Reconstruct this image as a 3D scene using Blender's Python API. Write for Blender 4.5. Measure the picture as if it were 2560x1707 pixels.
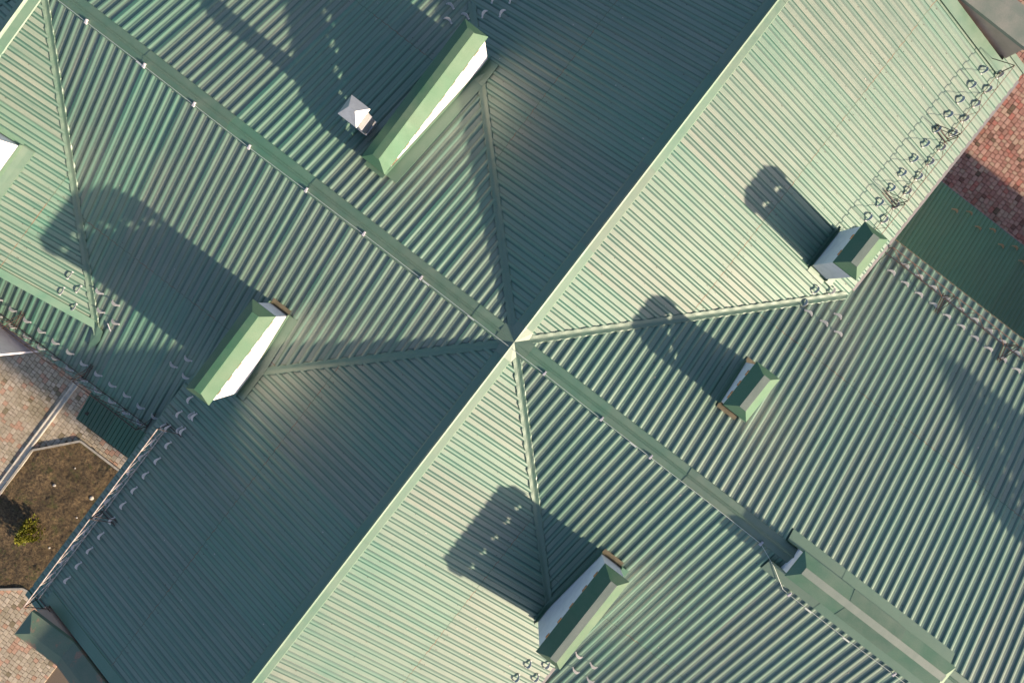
import bpy, bmesh, math, random
from mathutils import Vector, Matrix, noise
R = math.radians
random.seed(7)

# ---------------------------------------------------------------- camera, sky, sun, exposure
# site frame: a runs along the long ridge (towards the sun), b along the cross ridge, z up; metres
PSI = R(-37.6)                       # the a axis, turned from world X
UX, UY = math.cos(PSI), math.sin(PSI)
RZ = 10.0                            # ridge height
GZ = -3.0                            # ground level
T = 0.386                            # main roof pitch (tangent)
SUN_EL = R(17.8)
scene = bpy.context.scene
for ob in list(bpy.data.objects):
    bpy.data.objects.remove(ob)
COL = scene.collection

cam = bpy.data.cameras.new('camera')
cam.sensor_width = 36.0
cam.lens = 2000 / 2560 * 36.0
cam.clip_start = 0.1
cam.clip_end = 2000
camo = bpy.data.objects.new('camera', cam)
COL.objects.link(camo)
dn = Vector((0.0125, 0.0440, 1.0)).normalized()
q = Vector((0, 0, 1)).rotation_difference(dn).to_matrix()
S3 = Matrix(((1, 0, 0), (0, 1, 0), (0, 0, -1)))
w2c = S3 @ q @ S3
camo.matrix_world = Matrix.Translation((0.15, 0.69, 25.5)) @ w2c.transposed().to_4x4()
scene.camera = camo

world = bpy.data.worlds.new('World')
scene.world = world
world.use_nodes = True
wn = world.node_tree.nodes
sky = wn.new('ShaderNodeTexSky')
sky.sky_type = 'NISHITA'
sky.sun_disc = False
sky.sun_elevation = SUN_EL
sky.sun_rotation = math.atan2(UX, UY)
sky.air_density = 1.0
sky.dust_density = 1.6
sky.ozone_density = 2.0
world.node_tree.links.new(sky.outputs[0], wn['Background'].inputs[0])
wn['Background'].inputs[1].default_value = 0.10

sun = bpy.data.lights.new('sun', 'SUN')
sun.energy = 5.0
sun.angle = R(1.3)
sun.color = (1.0, 0.83, 0.60)
suno = bpy.data.objects.new('sun', sun)
COL.objects.link(suno)
sd = Vector((UX * math.cos(SUN_EL), UY * math.cos(SUN_EL), math.sin(SUN_EL)))
suno.rotation_euler = sd.to_track_quat('Z', 'Y').to_euler()
suno.location = sd * 60

scene.view_settings.view_transform = 'Standard'
scene.view_settings.look = 'None'
scene.view_settings.gamma = 1.0
scene.view_settings.use_curve_mapping = False
scene.view_settings.exposure = 1.0

# ---------------------------------------------------------------- materials
def nodemat(name):
    m = bpy.data.materials.new(name)
    m.use_nodes = True
    nt = m.node_tree
    return m, nt, nt.nodes, nt.links, nt.nodes['Principled BSDF']

def mixc(nd, ln, fac, c1, c2, mode='MIX'):
    n = nd.new('ShaderNodeMix')
    n.data_type = 'RGBA'
    n.blend_type = mode
    for sock, val in ((n.inputs[0], fac), (n.inputs[6], c1), (n.inputs[7], c2)):
        if isinstance(val, (int, float)):
            sock.default_value = val
        elif isinstance(val, tuple):
            sock.default_value = (*val, 1)
        else:
            ln.new(val, sock)
    return n.outputs[2]

def noise_tex(nd, ln, vec, scale, detail=3.0, rough=0.55):
    n = nd.new('ShaderNodeTexNoise')
    n.inputs['Scale'].default_value = scale
    n.inputs['Detail'].default_value = detail
    n.inputs['Roughness'].default_value = rough
    if vec is not None:
        ln.new(vec, n.inputs['Vector'])
    return n.outputs['Fac']

def rng(nd, ln, val, a, b, c=0.0, d=1.0):
    n = nd.new('ShaderNodeMapRange')
    n.inputs[1].default_value = a
    n.inputs[2].default_value = b
    n.inputs[3].default_value = c
    n.inputs[4].default_value = d
    ln.new(val, n.inputs[0])
    return n.outputs[0]

def mth(nd, ln, op, x, y):
    n = nd.new('ShaderNodeMath')
    n.operation = op
    for i, v in enumerate((x, y)):
        if isinstance(v, (int, float)):
            n.inputs[i].default_value = v
        else:
            ln.new(v, n.inputs[i])
    return n.outputs[0]

def paint(name, col, dust, dust_amt=0.5, rough=0.45, ior=1.9, streak=(9.0, 0.7), pans=True, stain=0.25, rust=0.0, rlo=0.60):
    """weathered coated steel: paint, dust lying in the pans, streaks running down the sheet, a little rust"""
    m, nt, nd, ln, p = nodemat(name)
    tc = nd.new('ShaderNodeTexCoord')
    mp = nd.new('ShaderNodeMapping')
    mp.inputs['Scale'].default_value = (streak[0], streak[1], 1)
    ln.new(tc.outputs['UV'], mp.inputs[0])
    st = noise_tex(nd, ln, mp.outputs[0], 1.0, 4.0, 0.6)
    bl = noise_tex(nd, ln, tc.outputs['Object'], 1.1, 4.0, 0.6)
    fine = noise_tex(nd, ln, tc.outputs['Object'], 45.0, 2.0, 0.6)
    oi = nd.new('ShaderNodeObjectInfo')
    c = mixc(nd, ln, rng(nd, ln, oi.outputs['Random'], 0, 1, 0.0, 1.0), tuple(v * 0.80 for v in col), tuple(v * 1.2 for v in col))
    c = mixc(nd, ln, rng(nd, ln, bl, 0.35, 0.75, 0.0, stain), c, tuple(0.45 * v + 0.55 * w for v, w in zip(col, dust)))
    dfac = rng(nd, ln, st, 0.3, 0.72, 0.35, 1.0)
    if pans:
        at = nd.new('ShaderNodeAttribute')
        at.attribute_name = 'pan'
        dfac = mth(nd, ln, 'MULTIPLY', dfac, at.outputs['Fac'])
    dfac = mth(nd, ln, 'MULTIPLY', dfac, dust_amt)
    rv = nd.new('ShaderNodeObjectInfo')
    dfac = mth(nd, ln, 'MULTIPLY', dfac, rng(nd, ln, rv.outputs['Random'], 0.0, 1.0, 1.3, 0.7))
    c = mixc(nd, ln, dfac, c, dust)
    if rust > 0:
        rn = noise_tex(nd, ln, tc.outputs['Object'], 2.6, 6.0, 0.7)
        c = mixc(nd, ln, rng(nd, ln, rn, rlo, rlo + 0.05, 0.0, rust), c, (0.30, 0.17, 0.12))
    c = mixc(nd, ln, rng(nd, ln, fine, 0.3, 0.7, 0.0, 0.22), c, tuple(v * 0.55 for v in col))
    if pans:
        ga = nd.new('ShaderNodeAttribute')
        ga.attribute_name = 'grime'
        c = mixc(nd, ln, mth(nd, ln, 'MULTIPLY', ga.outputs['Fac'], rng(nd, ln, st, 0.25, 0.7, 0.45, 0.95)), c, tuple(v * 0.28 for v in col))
    ln.new(c, p.inputs['Base Color'])
    ln.new(rng(nd, ln, st, 0.25, 0.75, rough - 0.07, rough + 0.12), p.inputs['Roughness'])
    p.inputs['IOR'].default_value = ior
    bp = nd.new('ShaderNodeBump')
    bp.inputs['Strength'].default_value = 0.22
    bp.inputs['Distance'].default_value = 0.03
    ln.new(bl, bp.inputs['Height'])
    ln.new(bp.outputs[0], p.inputs['Normal'])
    return m

def plain(name, col, rough=0.7, var=0.25, scale=6.0, metallic=0.0, col2=None, bump=0.0, ior=1.45):
    m, nt, nd, ln, p = nodemat(name)
    tc = nd.new('ShaderNodeTexCoord')
    n1 = noise_tex(nd, ln, tc.outputs['Object'], scale, 5.0, 0.62)
    c2 = col2 if col2 else tuple(v * (1 - var) for v in col)
    c = mixc(nd, ln, rng(nd, ln, n1, 0.3, 0.7), col, c2)
    ln.new(c, p.inputs['Base Color'])
    p.inputs['Roughness'].default_value = rough
    p.inputs['Metallic'].default_value = metallic
    p.inputs['IOR'].default_value = ior
    if bump:
        b = nd.new('ShaderNodeBump')
        b.inputs['Strength'].default_value = bump
        b.inputs['Distance'].default_value = 0.01
        n2 = noise_tex(nd, ln, tc.outputs['Object'], scale * 8, 4.0, 0.6)
        ln.new(n2, b.inputs['Height'])
        ln.new(b.outputs[0], p.inputs['Normal'])
    return m

GREEN = (0.022, 0.138, 0.082)
DUST = (0.38, 0.315, 0.265)
M = {}
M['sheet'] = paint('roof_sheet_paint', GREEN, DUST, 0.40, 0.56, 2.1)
M['trim'] = paint('ridge_trim_paint', (0.024, 0.125, 0.068), DUST, 0.17, 0.54, 2.0, (3.0, 3.0), pans=False, stain=0.2)
M['cap'] = paint('chimney_cap_paint', (0.028, 0.130, 0.066), DUST, 0.13, 0.64, 1.5, (4.0, 4.0), pans=False, stain=0.3)
M['capold'] = paint('old_cap_paint', (0.026, 0.120, 0.058), (0.30, 0.30, 0.25), 0.28, 0.5, 1.7, (3.0, 3.0), pans=False, stain=0.55)
M['capworn'] = paint('worn_cap_paint', (0.09, 0.16, 0.115), (0.34, 0.29, 0.25), 0.75, 0.5, 1.8, (2.5, 2.5), pans=False, stain=0.6)
M['caprust'] = paint('rusty_coping_paint', (0.032, 0.135, 0.085), (0.40, 0.30, 0.24), 0.30, 0.6, 1.5, (1.6, 1.6), pans=False, stain=0.35, rust=0.9, rlo=0.55)
M['strip'] = paint('grey_ridge_strip', (0.13, 0.175, 0.14), (0.29, 0.30, 0.265), 0.5, 0.5, 1.6, (7, 2), pans=False, stain=0.4)
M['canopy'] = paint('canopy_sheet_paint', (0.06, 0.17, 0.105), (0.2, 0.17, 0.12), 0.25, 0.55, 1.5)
M['lap'] = paint('rusty_lap_edge', tuple(v * 0.8 for v in GREEN), DUST, 0.4, 0.7, 1.5, pans=False, rust=0.0)
_m = M['lap']; _nt = _m.node_tree; _p = _nt.nodes['Principled BSDF']
_src = _p.inputs['Base Color'].links[0].from_socket
_tc = _nt.nodes.new('ShaderNodeTexCoord')
_n = noise_tex(_nt.nodes, _nt.links, _tc.outputs['Object'], 3.2, 3.0, 0.7)
_nt.links.new(mixc(_nt.nodes, _nt.links, rng(_nt.nodes, _nt.links, _n, 0.48, 0.56), _src, (0.20, 0.13, 0.085)), _p.inputs['Base Color'])
M['rust'] = plain('weathered_apron', (0.21, 0.17, 0.115), 0.85, 0.4, 7.0, col2=(0.12, 0.105, 0.07), bump=0.4)
M['white'] = plain('white_stucco', (0.92, 0.84, 0.87), 0.9, 0.12, 5.0, bump=0.35)
M['brick'] = plain('bare_brick', (0.36, 0.20, 0.12), 0.9, 0.4, 14.0, bump=0.5)
M['plaster'] = plain('brown_plaster', (0.62, 0.45, 0.36), 0.92, 0.3, 2.5, col2=(0.48, 0.35, 0.28), bump=0.4)
M['galv'] = plain('galvanised_steel', (0.62, 0.60, 0.62), 0.42, 0.2, 9.0, metallic=0.55)
M['guard'] = plain('snow_guard_steel', (0.60, 0.57, 0.57), 0.6, 0.25, 20.0)
M['guardtan'] = plain('tan_snow_guard', (0.30, 0.25, 0.16), 0.6, 0.3, 20.0)
M['rod'] = plain('rusty_rod', (0.30, 0.165, 0.115), 0.55, 0.4, 12.0, col2=(0.20, 0.13, 0.105), metallic=0.2)
M['roddark'] = plain('dark_rod', (0.10, 0.065, 0.055), 0.6, 0.4, 12.0)
M['rodpale'] = plain('primed_rod', (0.78, 0.70, 0.66), 0.5, 0.4, 12.0, col2=(0.30, 0.17, 0.12), metallic=0.2)
M['cable'] = plain('aluminium_cable', (0.55, 0.58, 0.55), 0.5, 0.1, 12.0, metallic=0.3)
M['clamp'] = plain('cable_clamp_plastic', (0.52, 0.49, 0.54), 0.5, 0.15, 30.0)
M['wood'] = plain('dark_underlay', (0.10, 0.08, 0.06), 0.9, 0.3, 3.0)
M['gutter'] = plain('grey_gutter', (0.16, 0.145, 0.16), 0.5, 0.3, 8.0)
M['channel'] = plain('pale_channel_concrete', (0.62, 0.57, 0.50), 0.9, 0.3, 6.0, bump=0.3)
M['concrete'] = plain('worn_concrete', (0.42, 0.38, 0.33), 0.9, 0.35, 6.0, bump=0.4)
M['sand'] = plain('joint_sand', (0.17, 0.13, 0.10), 0.95, 0.4, 30.0)
M['leaf'] = plain('shrub_leaf', (0.24, 0.21, 0.012), 0.7, 0.5, 5.0, col2=(0.09, 0.12, 0.015))
M['bark'] = plain('shrub_bark', (0.10, 0.07, 0.05), 0.9, 0.3, 20.0)
M['grass'] = plain('moss_grass', (0.07, 0.09, 0.025), 0.9, 0.4, 4.0)
M['stone'] = plain('pale_stone', (0.5, 0.45, 0.4), 0.85, 0.3, 10.0, bump=0.4)
M['screw'] = plain('screw_head', (0.09, 0.075, 0.06), 0.6, 0.2, 40.0)
M['ground'] = plain('outer_ground', (0.20, 0.16, 0.12), 0.95, 0.4, 0.8, col2=(0.12, 0.12, 0.07))

def soil_mat():
    m, nt, nd, ln, p = nodemat('garden_soil')
    tc = nd.new('ShaderNodeTexCoord')
    n1 = noise_tex(nd, ln, tc.outputs['Object'], 1.3, 6.0, 0.65)
    n2 = noise_tex(nd, ln, tc.outputs['Object'], 11.0, 6.0, 0.7)
    n3 = noise_tex(nd, ln, tc.outputs['Object'], 2.1, 5.0, 0.7)
    c = mixc(nd, ln, rng(nd, ln, n1, 0.3, 0.7), (0.088, 0.060, 0.028), (0.21, 0.142, 0.075))
    c = mixc(nd, ln, rng(nd, ln, n2, 0.38, 0.62), c, (0.045, 0.028, 0.016))
    c = mixc(nd, ln, rng(nd, ln, n3, 0.55, 0.68, 0, 0.75), c, (0.055, 0.065, 0.016))
    ln.new(c, p.inputs['Base Color'])
    p.inputs['Roughness'].default_value = 0.97
    b = nd.new('ShaderNodeBump')
    b.inputs['Strength'].default_value = 1.0
    b.inputs['Distance'].default_value = 0.05
    ln.new(noise_tex(nd, ln, tc.outputs['Object'], 18.0, 6.0, 0.75), b.inputs['Height'])
    ln.new(b.outputs[0], p.inputs['Normal'])
    return m
M['soil'] = soil_mat()

def paver_mat(name, stops, attr):
    m, nt, nd, ln, p = nodemat(name)
    if attr:
        a = nd.new('ShaderNodeAttribute')
        a.attribute_name = 'tone'
        v = a.outputs['Fac']
    else:
        v = nd.new('ShaderNodeObjectInfo').outputs['Random']
    cr = nd.new('ShaderNodeValToRGB')
    cr.color_ramp.interpolation = 'CONSTANT'
    while len(cr.color_ramp.elements) < len(stops):
        cr.color_ramp.elements.new(0.5)
    for e, (pos, c) in zip(cr.color_ramp.elements, stops):
        e.position = pos
        e.color = (*c, 1)
    ln.new(v, cr.inputs[0])
    g = nd.new('ShaderNodeNewGeometry')
    n1 = noise_tex(nd, ln, g.outputs['Position'], 9.0, 5.0, 0.65)
    n2 = noise_tex(nd, ln, g.outputs['Position'], 0.9, 4.0, 0.6)
    c = mixc(nd, ln, rng(nd, ln, n1, 0.35, 0.7, 0, 0.4), cr.outputs[0], (0.20, 0.15, 0.10))
    c = mixc(nd, ln, rng(nd, ln, n2, 0.55, 0.75, 0, 0.45), c, (0.12, 0.10, 0.045))
    ln.new(c, p.inputs['Base Color'])
    p.inputs['Roughness'].default_value = 0.92
    return m
BEIGE = [(0.0, (0.47, 0.39, 0.30)), (0.22, (0.41, 0.34, 0.26)), (0.42, (0.52, 0.43, 0.34)), (0.58, (0.37, 0.31, 0.23)),
         (0.72, (0.48, 0.29, 0.21)), (0.81, (0.44, 0.36, 0.28)), (0.92, (0.20, 0.16, 0.10)), (0.96, (0.44, 0.26, 0.18))]
RED = [(0.0, (0.40, 0.20, 0.165)), (0.22, (0.46, 0.26, 0.21)), (0.45, (0.34, 0.16, 0.13)), (0.62, (0.44, 0.29, 0.22)),
       (0.76, (0.42, 0.15, 0.12)), (0.86, (0.17, 0.075, 0.06)), (0.93, (0.50, 0.33, 0.25)), (0.97, (0.12, 0.075, 0.05))]
M['paveB'] = paver_mat('beige_paver', BEIGE, False)
M['paveBj'] = paver_mat('beige_pavers_far', BEIGE, True)
M['paveR'] = paver_mat('red_paver', RED, False)
M['paveRj'] = paver_mat('red_pavers_far', RED, True)

# ---------------------------------------------------------------- helpers
def W(a, b, z=0.0):
    return Vector((a * UX - b * UY, a * UY + b * UX, z))

class MB:
    """collects faces in site coordinates; build() links them as one mesh object"""
    def __init__(self):
        self.v, self.f, self.m, self.uv, self.pan, self.grime = [], [], [], [], [], {}
    def vert(self, p, uv=(0, 0), pan=0.0):
        self.v.append(tuple(p)); self.uv.append(uv); self.pan.append(pan)
        return len(self.v) - 1
    def face(self, idx, mi=0):
        self.f.append(tuple(idx)); self.m.append(mi)
    def quad(self, ps, mi=0):
        self.face([self.vert(p, (p[0], p[1])) for p in ps], mi)
    def box(self, c0, c1, mi=0):
        x0, y0, z0 = c0; x1, y1, z1 = c1
        self.hexa([(x0, y0, z0), (x1, y0, z0), (x1, y1, z0), (x0, y1, z0), (x0, y0, z1), (x1, y0, z1), (x1, y1, z1), (x0, y1, z1)], mi)
    def hexa(self, p, mi=0, top=None):
        i = [self.vert(x, (x[0], x[1])) for x in p]
        for k, fc in enumerate(((3, 2, 1, 0), (4, 5, 6, 7), (0, 1, 5, 4), (1, 2, 6, 5), (2, 3, 7, 6), (3, 0, 4, 7))):
            self.face([i[j] for j in fc], top if (top is not None and k == 1) else mi)
    def tube(self, p, q, r, n=6, mi=0):
        p, q = Vector(p), Vector(q)
        d = (q - p).normalized()
        u = d.orthogonal().normalized(); w = d.cross(u)
        a = []; b = []
        for k in range(n):
            t = 2 * math.pi * k / n
            o = (u * math.cos(t) + w * math.sin(t)) * r
            a.append(self.vert(p + o)); b.append(self.vert(q + o))
        for k in range(n):
            self.face((a[k], a[(k + 1) % n], b[(k + 1) % n], b[k]), mi)
        self.face(list(reversed(a)), mi); self.face(b, mi)
    def bar(self, p, q, w, t, up=(0, 0, 1), mi=0):
        p, q = Vector(p), Vector(q)
        d = (q - p).normalized()
        s = d.cross(Vector(up)).normalized() * (w / 2)
        n = s.cross(d).normalized() * (t / 2)
        self.hexa([p - s - n, p + s - n, q + s - n, q - s - n, p - s + n, p + s + n, q + s + n, q - s + n], mi)
    def mesh(self, name, mats):
        me = bpy.data.meshes.new(name)
        me.from_pydata(self.v, [], self.f)
        for mm in mats:
            me.materials.append(mm)
        me.polygons.foreach_set('material_index', self.m)
        uvl = me.uv_layers.new(name='UVMap')
        data = []
        for l in me.loops:
            data.extend(self.uv[l.vertex_index])
        uvl.data.foreach_set('uv', data)
        at = me.attributes.new('pan', 'FLOAT', 'POINT')
        at.data.foreach_set('value', self.pan)
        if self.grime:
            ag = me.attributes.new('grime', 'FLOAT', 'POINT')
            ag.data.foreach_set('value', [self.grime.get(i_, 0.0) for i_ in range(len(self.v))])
        me.update()
        return me
    def build(self, name, mats, parent=None, smooth=False):
        if not isinstance(mats, (list, tuple)):
            mats = [mats]
        me = self.mesh(name, mats)
        if smooth:
            me.polygons.foreach_set('use_smooth', [True] * len(me.polygons))
        o = bpy.data.objects.new(name, me)
        COL.objects.link(o)
        if parent is not None:
            o.parent = parent
        else:
            o.rotation_euler = (0, 0, PSI)
        return o

def tag(o, label=None, cat=None, group=None, kind=None):
    if label: o['label'] = label
    if cat: o['category'] = cat
    if group: o['group'] = group
    if kind: o['kind'] = kind
    return o

def empty(name, parent=None, loc=(0, 0, 0), rot=None):
    o = bpy.data.objects.new(name, None)
    COL.objects.link(o)
    o.empty_display_size = 0.3
    if parent is not None:
        o.parent = parent
    o.location = loc
    o.rotation_euler = (0, 0, PSI if rot is None else rot)
    return o

class Slope:
    def __init__(s, D, S, t=T, o=(0, 0), z=RZ):
        s.D, s.S, s.t, s.o, s.z = D, S, t, o, z
        k = 1 / math.sqrt(1 + t * t)
        s.n = (t * D[0] * k, t * D[1] * k, k)
    def pt(s, x, d, h=0.0):
        return (s.o[0] + s.S[0] * x + s.D[0] * d + s.n[0] * h,
                s.o[1] + s.S[1] * x + s.D[1] * d + s.n[1] * h,
                s.z - s.t * d + s.n[2] * h)
SL = {'SE': Slope((1, 0), (0, 1)), 'NW': Slope((-1, 0), (0, 1)), 'NE': Slope((0, 1), (1, 0)), 'SW': Slope((0, -1), (1, 0)),
      'DSE': Slope((1, 0), (0, 1), 0.54, (-11.4, 0)), 'DNW': Slope((-1, 0), (0, 1), 0.54, (-11.4, 0))}
EV, EU, GB = 5.15, 6.93, 10.9          # eaves of the two wings, gable line

def roofz(a, b):
    z = -1e9
    if abs(b) <= EU: z = RZ - T * abs(b)
    if abs(a) <= EV and abs(b) <= GB: z = max(z, RZ - T * abs(a))
    return z

# rib profile over one 0.2 m pitch: (offset, height, pan-ness)
PROFILE = [(0.000, 0.0, 1), (0.010, 0.0, 1), (0.028, 0.0, 1), (0.031, 0.0022, 1), (0.034, 0.0, 1), (0.060, 0.0, 1), (0.063, 0.0022, 1), (0.066, 0.0, 1),
           (0.084, 0.0, 1), (0.092, 0.0, 0.8), (0.096, 0.001, 0.2), (0.128, 0.023, 0.0), (0.132, 0.025, 0.5), (0.162, 0.025, 0.5), (0.166, 0.023, 0.0), (0.198, 0.001, 0.2)]
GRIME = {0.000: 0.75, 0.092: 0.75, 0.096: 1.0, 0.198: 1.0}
PITCH = 0.2
SMALL = [(0.0, 0.0, 1), (0.012, 0.0, 1), (0.075, 0.0, 1), (0.085, 0.0, 1), (0.095, 0.020, 0.1), (0.108, 0.020, 0.1), (0.118, 0.0, 0.6)]

def sheet(sl, x0, x1, d0, d1, dmax, lift=0.0, lap=False, prof=PROFILE, pitch=PITCH, crease=None):
    mb = MB()
    xs = []
    k = math.floor(x0 / pitch) - 1
    while k * pitch < x1 + pitch:
        for off, h, pn in prof:
            x = k * pitch + off
            if x0 - 1e-6 <= x <= x1 + 1e-6:
                xs.append((x, h, pn))
        k += 1
    if not xs: return None
    if xs[0][0] > x0 + 1e-4: xs.insert(0, (x0, xs[0][1], xs[0][2]))
    if xs[-1][0] < x1 - 1e-4: xs.append((x1, xs[-1][1], xs[-1][2]))
    if crease is not None:
        for cx in crease:
            for i in range(len(xs) - 1):
                if xs[i][0] + 1e-4 < cx < xs[i + 1][0] - 1e-4:
                    f = (cx - xs[i][0]) / (xs[i + 1][0] - xs[i][0])
                    hh = xs[i][1] * (1 - f) + xs[i + 1][1] * f
                    xs.insert(i + 1, (cx - 1e-4, hh, xs[i][2])); xs.insert(i + 2, (cx + 1e-4, hh, xs[i][2]))
                    break
    cols = []
    for x, h, pn in xs:
        e = min(d1, dmax(x))
        if e <= d0 + 0.005:
            cols.append(None); continue
        nseg = max(1, math.ceil((d1 - d0) / 0.42))
        end = e - 0.016 if (lap and e >= d1 - 1e-4) else e
        ds = [d0 + (end - d0) * q_ / nseg for q_ in range(nseg + 1)]
        if end < e: ds.append(e)
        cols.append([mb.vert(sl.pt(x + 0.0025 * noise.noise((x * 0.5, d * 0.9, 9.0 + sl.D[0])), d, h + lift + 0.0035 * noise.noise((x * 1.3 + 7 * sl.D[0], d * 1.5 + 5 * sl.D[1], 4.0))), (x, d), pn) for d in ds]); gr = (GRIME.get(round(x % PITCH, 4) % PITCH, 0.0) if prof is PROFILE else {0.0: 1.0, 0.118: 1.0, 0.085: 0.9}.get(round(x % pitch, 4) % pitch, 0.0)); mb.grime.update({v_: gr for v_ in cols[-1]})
    for (c0, c1) in zip(cols, cols[1:]):
        if c0 is None or c1 is None: continue
        for q_ in range(nseg):
            mb.face((c0[q_], c0[q_ + 1], c1[q_ + 1], c1[q_]), 0)
        if len(c0) == nseg + 2 and len(c1) == nseg + 2:
            mb.face((c0[-2], c0[-1], c1[-1], c1[-2]), 1)
    # wind the faces so that they look up
    if not mb.f: return None
    fl = []
    for f in mb.f:
        p = [Vector(mb.v[i]) for i in f[:3]]
        nrm = (p[1] - p[0]).cross(p[2] - p[0])
        fl.append(tuple(reversed(f)) if nrm.z < 0 else f)
    mb.f = fl
    return mb

# ================================================================ THE BUILDING
house = empty('house')
tag(house, 'large white building under a cross-gabled green ribbed metal roof', 'building')

# walls (prisms with a gable top, set in from the eaves)
mb = MB()
def prism(mb, x0, x1, half, zw, zp, along):
    prof = [(-half, GZ), (half, GZ), (half, zw), (0, zp), (-half, zw)]
    def P(s, u, z): return (s, u, z) if along == 'a' else (u, s, z)
    i0 = [mb.vert(P(x0, u, z)) for u, z in prof]; i1 = [mb.vert(P(x1, u, z)) for u, z in prof]
    for k in range(5):
        mb.face((i0[k], i0[(k + 1) % 5], i1[(k + 1) % 5], i1[k]))
    mb.face(list(reversed(i0))); mb.face(i1)
prism(mb, -16.6, 15.6, 6.45, RZ - T * 6.45 - 0.25, RZ - 0.25, 'a')
mb.build('wall', M['white'], house)
mb = MB(); prism(mb, -10.95, 10.95, 4.55, RZ - T * 4.55 - 0.25, RZ - 0.25, 'b')
mb.build('wall', M['white'], house)
mb = MB(); mb.hexa([(-8.75, -7.24, GZ), (-8.75, -7.19, GZ), (-14.0, -6.98, GZ), (-14.0, -7.05, GZ), (-8.75, -7.24, 9.2), (-8.75, -7.19, 9.2), (-14.0, -6.98, 9.2), (-14.0, -7.05, 9.2)])
mb.build('bay_wall', M['white'], house)
SHEETN = 0
def slope_part(key, x0, x1, dlap, dend, dmax, crease):
    """one roof plane: boarding below, sheets in two rows on top"""
    global SHEETN
    sl = SL[key]
    mb = MB()
    xa, xb = (x0, x1)
    n = 24
    pts_t, pts_b = [], []
    for k in range(n + 1):
        x = xa + (xb - xa) * k / n
        e = min(dend - 0.02, dmax(x))
        pts_t.append((sl.pt(x, 0.0, -0.02), sl.pt(x, max(e, 0.0), -0.02)))
        pts_b.append((sl.pt(x, 0.0, -0.10), sl.pt(x, max(e, 0.0), -0.10)))
    for k in range(n):
        mb.quad([pts_t[k][0], pts_t[k][1], pts_t[k + 1][1], pts_t[k + 1][0]])
        mb.quad([pts_b[k][0], pts_b[k + 1][0], pts_b[k + 1][1], pts_b[k][1]])
        mb.quad([pts_t[k][1], pts_b[k][1], pts_b[k + 1][1], pts_t[k + 1][1]])
    so = mb.build('roof_slope', M['wood'], house)
    x = x0
    while x < x1 - 0.05:
        xe = min(x + 1.0, x1)
        low = sheet(sl, x, xe, dlap - 0.1, dend, dmax, 0.0005 * (SHEETN % 3), False, crease=crease)
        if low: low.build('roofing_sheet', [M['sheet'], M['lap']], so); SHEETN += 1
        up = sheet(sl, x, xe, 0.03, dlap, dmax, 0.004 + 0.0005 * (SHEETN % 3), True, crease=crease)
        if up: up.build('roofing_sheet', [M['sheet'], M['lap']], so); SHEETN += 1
        x = xe
    # screw heads, too small to pick apart
    sc = MB()
    for dd in (0.55, 1.35, 2.15, dlap - 0.12, dlap + 0.12, dlap + 0.9, dlap + 1.7, dlap + 2.4):
        if dd > dend - 0.1: continue
        k = math.ceil(x0 / PITCH)
        while k * PITCH < x1:
            k += 1
            xx = k * PITCH + (0.018 if (k % 2) else 0.082)
            if k % 2 and abs(dd - dlap) > 0.2: continue
            if dmax(xx) < dd + 0.1 or xx > x1 or xx < x0: continue
            cpt = [sl.pt(xx + 0.008 * math.cos(t), dd + random.uniform(-0.02, 0.02) + 0.008 * math.sin(t), 0.007) for t in (0, 1.57, 3.14, 4.71)]
            base = [sl.pt(xx + 0.009 * math.cos(t), dd + 0.009 * math.sin(t), 0.0) for t in (0, 1.57, 3.14, 4.71)]
            i = [sc.vert(p) for p in cpt]
            nn = Vector(sc.v[i[1]]) - Vector(sc.v[i[0]])
            f = (i[0], i[1], i[2], i[3])
            vv = (Vector(sc.v[i[1]]) - Vector(sc.v[i[0]])).cross(Vector(sc.v[i[2]]) - Vector(sc.v[i[0]]))
            sc.face(f if vv.z > 0 else f[::-1])
    if sc.f:
        tag(sc.build('screw_heads', M['screw'], so), kind='stuff')
    return so

vmax = lambda x: min(EV, abs(x))
umax = lambda x: abs(x) if abs(x) < 4.78 else EU
for key in ('SE', 'NW'):
    slope_part(key, 0.0, GB - 0.12, 2.55, EV, vmax, [EV])
    slope_part(key, -(GB - 0.12), 0.0, 2.55, EV, vmax, [-EV])
for key in ('NE', 'SW'):
    slope_part(key, 0.0, 16.0, 3.55, EU, umax, [4.78])
    slope_part(key, -16.9, 0.0, 3.55, EU, umax, [-4.78])
# dormer
DT = 0.54
dval = lambda x: abs(x) * T / DT + 0.02
for key in ('DSE', 'DNW'):
    slope_part(key, -5.42, 0.0, 2.0, 6.0, dval, None)

mb = MB()
g0 = [(-11.4, 9.86), (-15.1, 7.86), (-7.7, 7.86)]
i0 = [mb.vert((a, -5.34, z)) for a, z in g0]; i1 = [mb.vert((a, -5.26, z)) for a, z in g0]
mb.face(i0); mb.face(i1[::-1])
for k in range(3):
    mb.face((i0[k], i1[k], i1[(k + 1) % 3], i0[(k + 1) % 3]))
mb.build('gable_wall', M['white'], house)

# eave returns beyond the gable flashing
for key, sgn in (('SE', 1), ('NW', 1), ('SE', -1), ('NW', -1)):
    sl = SL[key]
    xs = sorted((sgn * (GB - 0.12), sgn * 11.16))
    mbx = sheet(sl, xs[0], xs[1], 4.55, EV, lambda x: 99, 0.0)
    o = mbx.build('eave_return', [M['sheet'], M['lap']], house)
    e = MB()
    p0 = sl.pt(sgn * 11.10, 4.52, 0.035); p1 = sl.pt(sgn * 11.10, EV + 0.01, 0.035); p2 = sl.pt(sgn * 11.22, EV + 0.01, 0.035); p3 = sl.pt(sgn * 11.22, 4.52, 0.035)
    low = lambda p: (p[0], p[1], p[2] - 0.13)
    e.hexa([low(p0), low(p1), low(p2), low(p3), p0, p1, p2, p3])
    e.build('edge_trim', M['trim'], house)

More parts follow.
